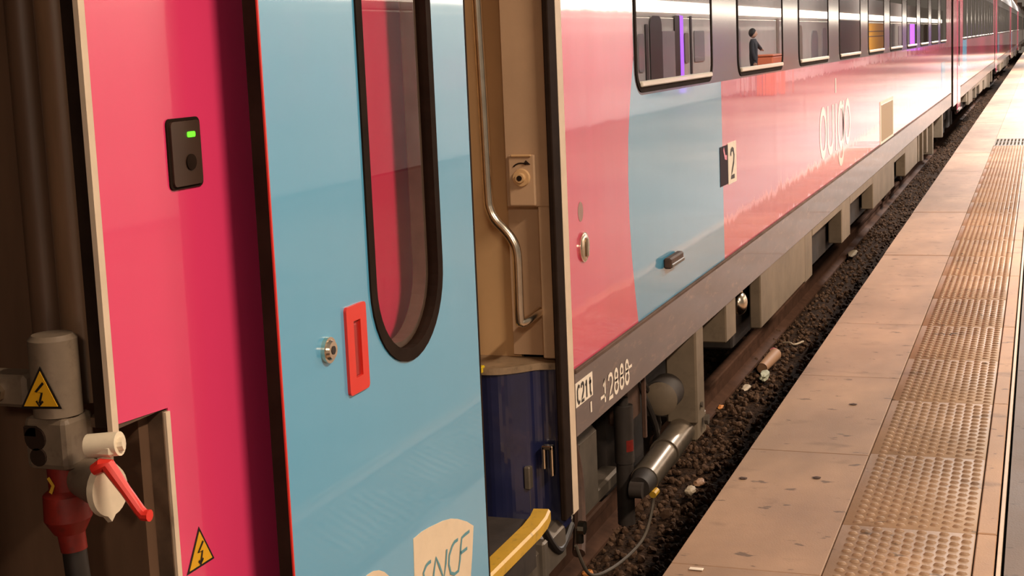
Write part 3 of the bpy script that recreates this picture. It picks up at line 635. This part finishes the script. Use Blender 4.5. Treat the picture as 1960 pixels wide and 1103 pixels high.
b = NB(); tube(b, [(XE - .05, 1.290, .918), (XE - .05, 1.276, .925), (XE - .048, 1.268, .926), (XE - .046, 1.242, .889), (XE - .044, 1.222, .860), (XE - .044, 1.215, .853), (XE - .044, 1.205, .853)], [.009, .011, .011, .0085, .0085, .009, .009], 10); obj('red_lever', b, RED, cpl, smooth=True)

# the coaches behind: doors shut
ords = ['second', 'third', 'fourth', 'fifth', 'last']
for k in range(1, 6):
    dx = 22.12 * k
    r = thing('train_coach', ['second pink coach of the train beyond the first coupling gap', 'third coach of the pink train far down the platform', 'fourth coach of the pink train near the vanishing point', 'fifth coach of the pink train near the vanishing point', 'last and farthest coach of the pink train'][k - 1], 'train coach', (1.75 + dx, 1.3, 0), 'coaches of the pink train')
    side_and_roof(r, dx)
    b = NB(); plate(b, rect(1.75 + dx, 2.90 + dx, .30, 2.45), (), YS, YS + .03); obj('pink_end_panel', b, PINK2, r)
    b = NB(); plate(b, rect(2.90 + dx, 3.978 + dx, .118, 2.45), (), YS + .008, YS + .04); obj('door_seal', b, RUBBER, r)
    b = NB(); plate(b, rect(2.95 + dx, 3.90 + dx, .14, 2.40), (), YS - .004, YS + .008); d = obj('sliding_door', b, PINK2, r)
    b = NB(); plate(b, stadium(3.27 + dx, 3.60 + dx, .9, 2.0), (), YS - .008, YS - .004); obj('window_pane', b, GLASSW, d)
    b = NB(); bx(b, 1.80 + dx, 1.86 + dx, YS + .03, YS + 2.8, .3, 3.3); obj('end_wall', b, BROWNE, r)
    b = NB(); plate(b, rect(1.735 + dx, 1.75 + dx, .3, 2.45), (), YS - .001, YS + .04); obj('corner_post', b, RUBBER, r)
    b = NB(); bx(b, 2.9 + dx, 3.9 + dx, 1.27, 1.34, .16, .19, .004); obj('step', b, DULL, r)

# ------------------------------------------------------------------ across the platform, seen as reflections in the coach
YO = -5.3
opp = thing('opposite_train', 'pale grey train on the other side of the platform, mirrored in the coach windows', 'train', (30, YO, 0))
b = NB(); bx(b, 8, 130, YO - 2.8, YO, .02, 2.05, .02); bx(b, 8, 130, YO - 2.8, YO - .02, 2.05, 3.2, .02); obj('train_body', b, PALE, opp)
b = NB(); bx(b, 8, 130, YO - .012, YO + .006, .02, .5); obj('lower_band', b, PALE, opp)
xx = 9.
while xx < 128:
    b = NB(); bx(b, xx, xx + 1.66, YO - .01, YO + .012, 2.16, 2.42, .004); obj('glow_band', b, GLOWBAND, opp); xx += 1.70  # glowing band added to make the white streak mirrored in the coach side
def opp_panel(name, x0, x1, z0, z1, m, r=.02, d=.012):
    b = NB(); plate(b, rrect(x0, x1, z0, z1, r, 5), (), 0, .03)
    for v in b.verts: v.co.y = YO + d - v.co.y + .02
    return obj(name, b, m, opp)
for x0, x1, z0, z1, m, r in ((30.27, 31.30, .35, 2.08, DARKT, .25), (31.34, 32.5, .30, 1.75, LILAC, .03), (32.52, 33.0, .3, 2.1, DARKT, .03), (29.9, 30.1, .3, 1.9, DARKT, .05), (29.3, 29.75, .9, 1.7, GREYT, .1),
                             (34.10, 34.25, .3, 2.1, DARKT, .03), (34.5, 35.6, 1.0, 1.75, GREYT, .08), (33.5, 33.9, 1.0, 1.7, BROWNP, .08), (39.3, 40.2, .3, 1.8, GREYT, .05), (46.2, 46.6, .3, 2.1, BROWNP, .03),
                             (50.0, 51.4, .3, 1.9, BROWNP, .3), (53.6, 55.2, .3, 1.7, GREYT, .4), (56.4, 57.6, .6, 1.8, LILAC, .3), (61.6, 69.5, .3, 2.1, DARKP, .05), (84.0, 85.5, .3, 2.0, GREYT, .1), (88, 92, .8, 1.9, LILAC, .1), (103, 105, .3, 2.0, GREYT, .1), (108, 111, .6, 2.0, BROWNP, .1)):
    opp_panel('door_leaf' if z0 < .5 else 'side_window', x0, x1, z0, z1, m, r)
opp_panel('purple_light_strip', 33.02, 33.34, .3, 2.1, PURPLE)
opp_panel('purple_light_strip', 96.5, 99.5, .3, 2.0, PURPLE)
opp_panel('orange_door_panel', 72.0, 79.8, .5, 2.0, ORANGE)
for z in (1.35, 1.6): opp_panel('door_rib', 72.2, 79.6, z, z + .035, BROWNP, .01, .03)

# person on the platform, seen as a small reflection in the second window
PX, PY = 37.2, -4.35
per = thing('person', 'person in dark clothes standing on the platform with one arm reaching out', 'person', (PX, PY, 0))
def skin_mesh(name, pts, edges, rad, m, parent, root=0, sub=2):
    me = bpy.data.meshes.new(name); me.from_pydata([tuple(Vector(p)) for p in pts], edges, [])
    o = link(bpy.data.objects.new(name, me)); o.parent = parent
    md = o.modifiers.new('skin', 'SKIN'); md.use_smooth_shade = True
    for i, v in enumerate(me.skin_vertices[0].data): v.radius = (rad[i] if isinstance(rad[i], tuple) else (rad[i], rad[i])); v.use_root = (i == root)
    s = o.modifiers.new('sub', 'SUBSURF'); s.levels = sub; s.render_levels = sub; me.materials.append(m); return o
pts = [(0, 0, .95), (0, 0, 1.15), (0, 0, 1.38), (0, 0, 1.50), (.18, 0, 1.42), (.42, .05, 1.30), (.66, .08, 1.22), (-.18, 0, 1.42), (-.24, .02, 1.14), (-.22, .08, .92), (.09, 0, .90), (.10, .02, .50), (.10, 0, .10), (.10, .14, .05), (-.09, 0, .90), (-.10, .02, .50), (-.10, 0, .10), (-.10, .14, .05)]
eds = [(0, 1), (1, 2), (2, 3), (2, 4), (4, 5), (5, 6), (2, 7), (7, 8), (8, 9), (0, 10), (10, 11), (11, 12), (12, 13), (0, 14), (14, 15), (15, 16), (16, 17)]
rad = [(.16, .12), (.15, .11), (.17, .11), .06, .07, .055, .045, .07, .055, .045, .09, .065, .05, .04, .09, .065, .05, .04]
skin_mesh('body', pts, eds, rad, CLOTH, per)
b = NB(); bmesh.ops.create_uvsphere(b, u_segments=20, v_segments=14, radius=.1); bmesh.ops.scale(b, vec=(.80, .95, 1.18), verts=b.verts)
for v in b.verts:
    if v.co.y > .07 and abs(v.co.x) < .02 and -.03 < v.co.z < .02: v.co.y += .02
bmesh.ops.translate(b, vec=(PX, PY, 1.63), verts=b.verts); hd = obj('head', b, SKIN, per, smooth=True)
b = NB(); bmesh.ops.create_uvsphere(b, u_segments=20, v_segments=14, radius=.108); bmesh.ops.scale(b, vec=(.84, .96, 1.12), verts=b.verts); bmesh.ops.translate(b, vec=(PX, PY - .018, 1.65), verts=b.verts); obj('hair', b, HAIR, hd, smooth=True)
for sx, p0 in ((1, (.66, .08, 1.22)), (-1, (-.22, .08, .92))):
    hp_ = [p0]; he = []; hr_ = [.03]
    for q, l in enumerate((.055, .075, .08, .075, .06)):
        a = len(hp_); off_ = (q - 2) * .018
        if sx > 0: k1 = (p0[0] + .07, p0[1] + off_, p0[2] - .015); k2 = (p0[0] + .07 + l, p0[1] + off_ * 1.2, p0[2] - .05)
        else: k1 = (p0[0] + off_ * .3, p0[1] + off_, p0[2] - .07); k2 = (p0[0] + .01, p0[1] + off_ * 1.1, p0[2] - .07 - l)
        hp_ += [k1, k2]; he += [(0, a), (a, a + 1)]; hr_ += [.011, .008]
    skin_mesh('hand', hp_, he, hr_, SKIN, per, 0, 1)
box_ = thing('orange_bin', 'orange box standing beside the person in dark clothes', 'bin', (PX + 1.1, PY + .1, 0))
b = NB(); bx(b, PX + .56, PX + 2.6, PY - .2, PY + .4, 0.0, 1.02, .03, 2); obj('bin_body', b, mat('orange_red', (.62, .16, .07), .5), box_)
b = NB(); bx(b, PX + .54, PX + 2.62, PY - .22, PY + .42, 1.02, 1.07, .02, 2); obj('lid', b, mat('orange_lid', (.55, .15, .07), .5), box_)

# ------------------------------------------------------------------ lamps over the platform
ORD = ['first', 'second', 'third', 'fourth', 'fifth', 'sixth', 'seventh', 'eighth', 'ninth', 'tenth']
for i, (x, pw, col, LAMP_Y) in enumerate(LAMPS):
    t = thing('platform_lamp', ORD[i] + ' ceiling lamp above the platform, counted from the end behind the camera', 'lamp', (x, LAMP_Y, LAMP_Z), 'lamps above the platform')
    b = NB(); bx(b, x - 1.1, x + 1.1, LAMP_Y - .12, LAMP_Y + .12, LAMP_Z + .02, LAMP_Z + .12, .02); obj('lamp_housing', b, LAMPH, t)
    b = NB(); bx(b, x - 1.05, x + 1.05, LAMP_Y - .08, LAMP_Y + .08, LAMP_Z - .005, LAMP_Z + .02, .005); obj('diffuser', b, LAMPE, t)
    for s in (-.8, .8): b = NB(); cyl(b, (x + s, LAMP_Y, LAMP_Z + .12), (x + s, LAMP_Y, LAMP_Z + 1.0), .008, n=8); obj('hanger_rod', b, LAMPH, t)
    ld = bpy.data.lights.new('lamp_light', 'AREA'); ld.shape = 'RECTANGLE'; ld.size = 2.0; ld.size_y = .3; ld.energy = pw; ld.color = col
    lo_ = link(bpy.data.objects.new('lamp_light', ld)); lo_.parent = t; lo_.location = (0, 0, -.02)

# ------------------------------------------------------------------ litter
def loose(name, bm, m, label, cat, smooth=False):
    cs = [v.co.copy() for v in bm.verts]; c = sum(cs, Vector()) / len(cs); c.z = min(v.z for v in cs)
    bmesh.ops.translate(bm, vec=-c, verts=bm.verts); o = obj(name, bm, m, None, smooth); o.location = c; return tag(o, label, cat)
def crumple(x, y, z, sx, sy, sz, seed):
    r = random.Random(seed); bm = NB(); bmesh.ops.create_icosphere(bm, subdivisions=2, radius=1)
    for v in bm.verts: v.co = Vector((v.co.x * sx, v.co.y * sy, v.co.z * sz)) * r.uniform(.75, 1.15) + Vector((x, y, z))
    return bm
PAPER = mat('paper', (.50, .40, .28), .7); PAPG = mat('greenish_paper', (.40, .40, .28), .7, var=.2, vscale=30); TANP = mat('tan_card', (.40, .22, .12), .6); ORP = mat('orange_peel', (.65, .24, .05), .6); PINKP = mat('pink_wrapper', (.5, .1, .12), .5)
b = NB(); cyl(b, (9.55, 1.765, -.725), (9.95, 1.745, -.715), .036, .045, n=20, cap=False); cyl(b, (9.56, 1.7645, -.725), (9.95, 1.745, -.715), .033, .042, n=20)
loose('paper_cup', b, TANP, 'tan paper cup lying on its side on the ballast', 'cup', True)
loose('paper_scrap', crumple(9.38, 1.72, -.735, .12, .035, .03, 1), PAPG, 'crumpled pale green paper on the ballast in front of the cup', 'litter')
loose('paper_scrap', crumple(9.02, 1.775, -.735, .09, .03, .014, 2), PAPER, 'small flat cream wrapper on the ballast near the rail', 'litter')
loose('paper_scrap', crumple(7.0, 1.625, -.742, .06, .03, .014, 3), TANP, 'small tan scrap lying in the gap below the steel cylinder', 'litter')
loose('pale_pebble', crumple(6.86, 1.645, -.745, .055, .03, .022, 4), PAPER, 'pale round pebble next to the small tan scrap', 'pebble')
loose('orange_peel', crumple(5.62, 1.80, -.74, .035, .03, .02, 5), ORP, 'orange peel scrap under the yellow step', 'litter')
loose('plastic_scrap', crumple(14.95, 1.81, -.735, .22, .045, .022, 6), PAPER, 'white plastic scrap on the ballast farther along the track', 'litter')
loose('orange_scrap', crumple(8.54, 1.84, -.745, .04, .02, .014, 8), ORP, 'tiny orange scrap beside the rail', 'litter')
loose('pink_wrapper', crumple(10.2, 1.80, -.74, .08, .025, .016, 9), PINKP, 'small pink wrapper just beyond the paper cup', 'litter')
b = NB(); tube(b, smooth_path([(10.45, 1.77, -.735), (10.42, 1.72, -.725), (10.40, 1.68, -.735), (10.5, 1.63, -.73)], 4), .007, 6)
loose('straw', b, PAPER, 'thin bent pale straw lying on the ballast', 'straw')
b = NB(); bx(b, 3.865, 3.882, .895, .935, .001, .004, .001); loose('paper_strip', b, WHITEP, 'short white paper strip on the platform near the edge', 'litter')
for k, (x, y, lab) in enumerate(((4.76, .952, 'dark dry leaf scrap closest to the platform edge'), (4.82, .71, 'dark dry leaf scrap in the middle of the edge slab'), (5.85, .71, 'curled dark leaf scrap beside the tactile strip'), (7.35, .40, 'dark leaf scrap lying among the domes of the tactile strip'))):
    b = crumple(x, y, .002, .012, .016, .002, 20 + k); loose('leaf_scrap', b, RUST, lab, 'leaf')

# the coach coupled behind, out of the picture to the left: it shades the coupling gap
prev = thing('train_coach', 'coach coupled before the open-door coach, beside the camera', 'train coach', (-14, 1.3, 0), 'coaches of the pink train')
b = NB(); plate(b, rect(-14, 1.22, .30, 2.45), (), YS, YS + .05); obj('pink_end_panel', b, PINK, prev)
b = NB(); bx(b, 1.14, 1.22, YS + .03, YS + 2.8, .3, 3.3); obj('end_wall', b, BROWNE, prev)
prof = [(YS, 2.45), (YS + .05, 2.75), (YS + .22, 3.05), (YS + .6, 3.3), (YS + 1.41, 3.42), (YS + 2.22, 3.3), (YS + 2.6, 3.05), (YS + 2.77, 2.75), (YS + 2.82, 2.45), (YS + 2.82, .4)]
b = NB(); A = [b.verts.new((-14, y, z)) for y, z in prof]; B = [b.verts.new((1.22, y, z)) for y, z in prof]
for i in range(len(prof) - 1): b.faces.new((A[i], A[i + 1], B[i + 1], B[i]))
obj('roof', b, ROOFM, prev, smooth=True)
b = NB(); bx(b, -14, 1.2, YS + .1, YS + 2.7, -.1, .45, .02); obj('underframe', b, DARKM, prev)
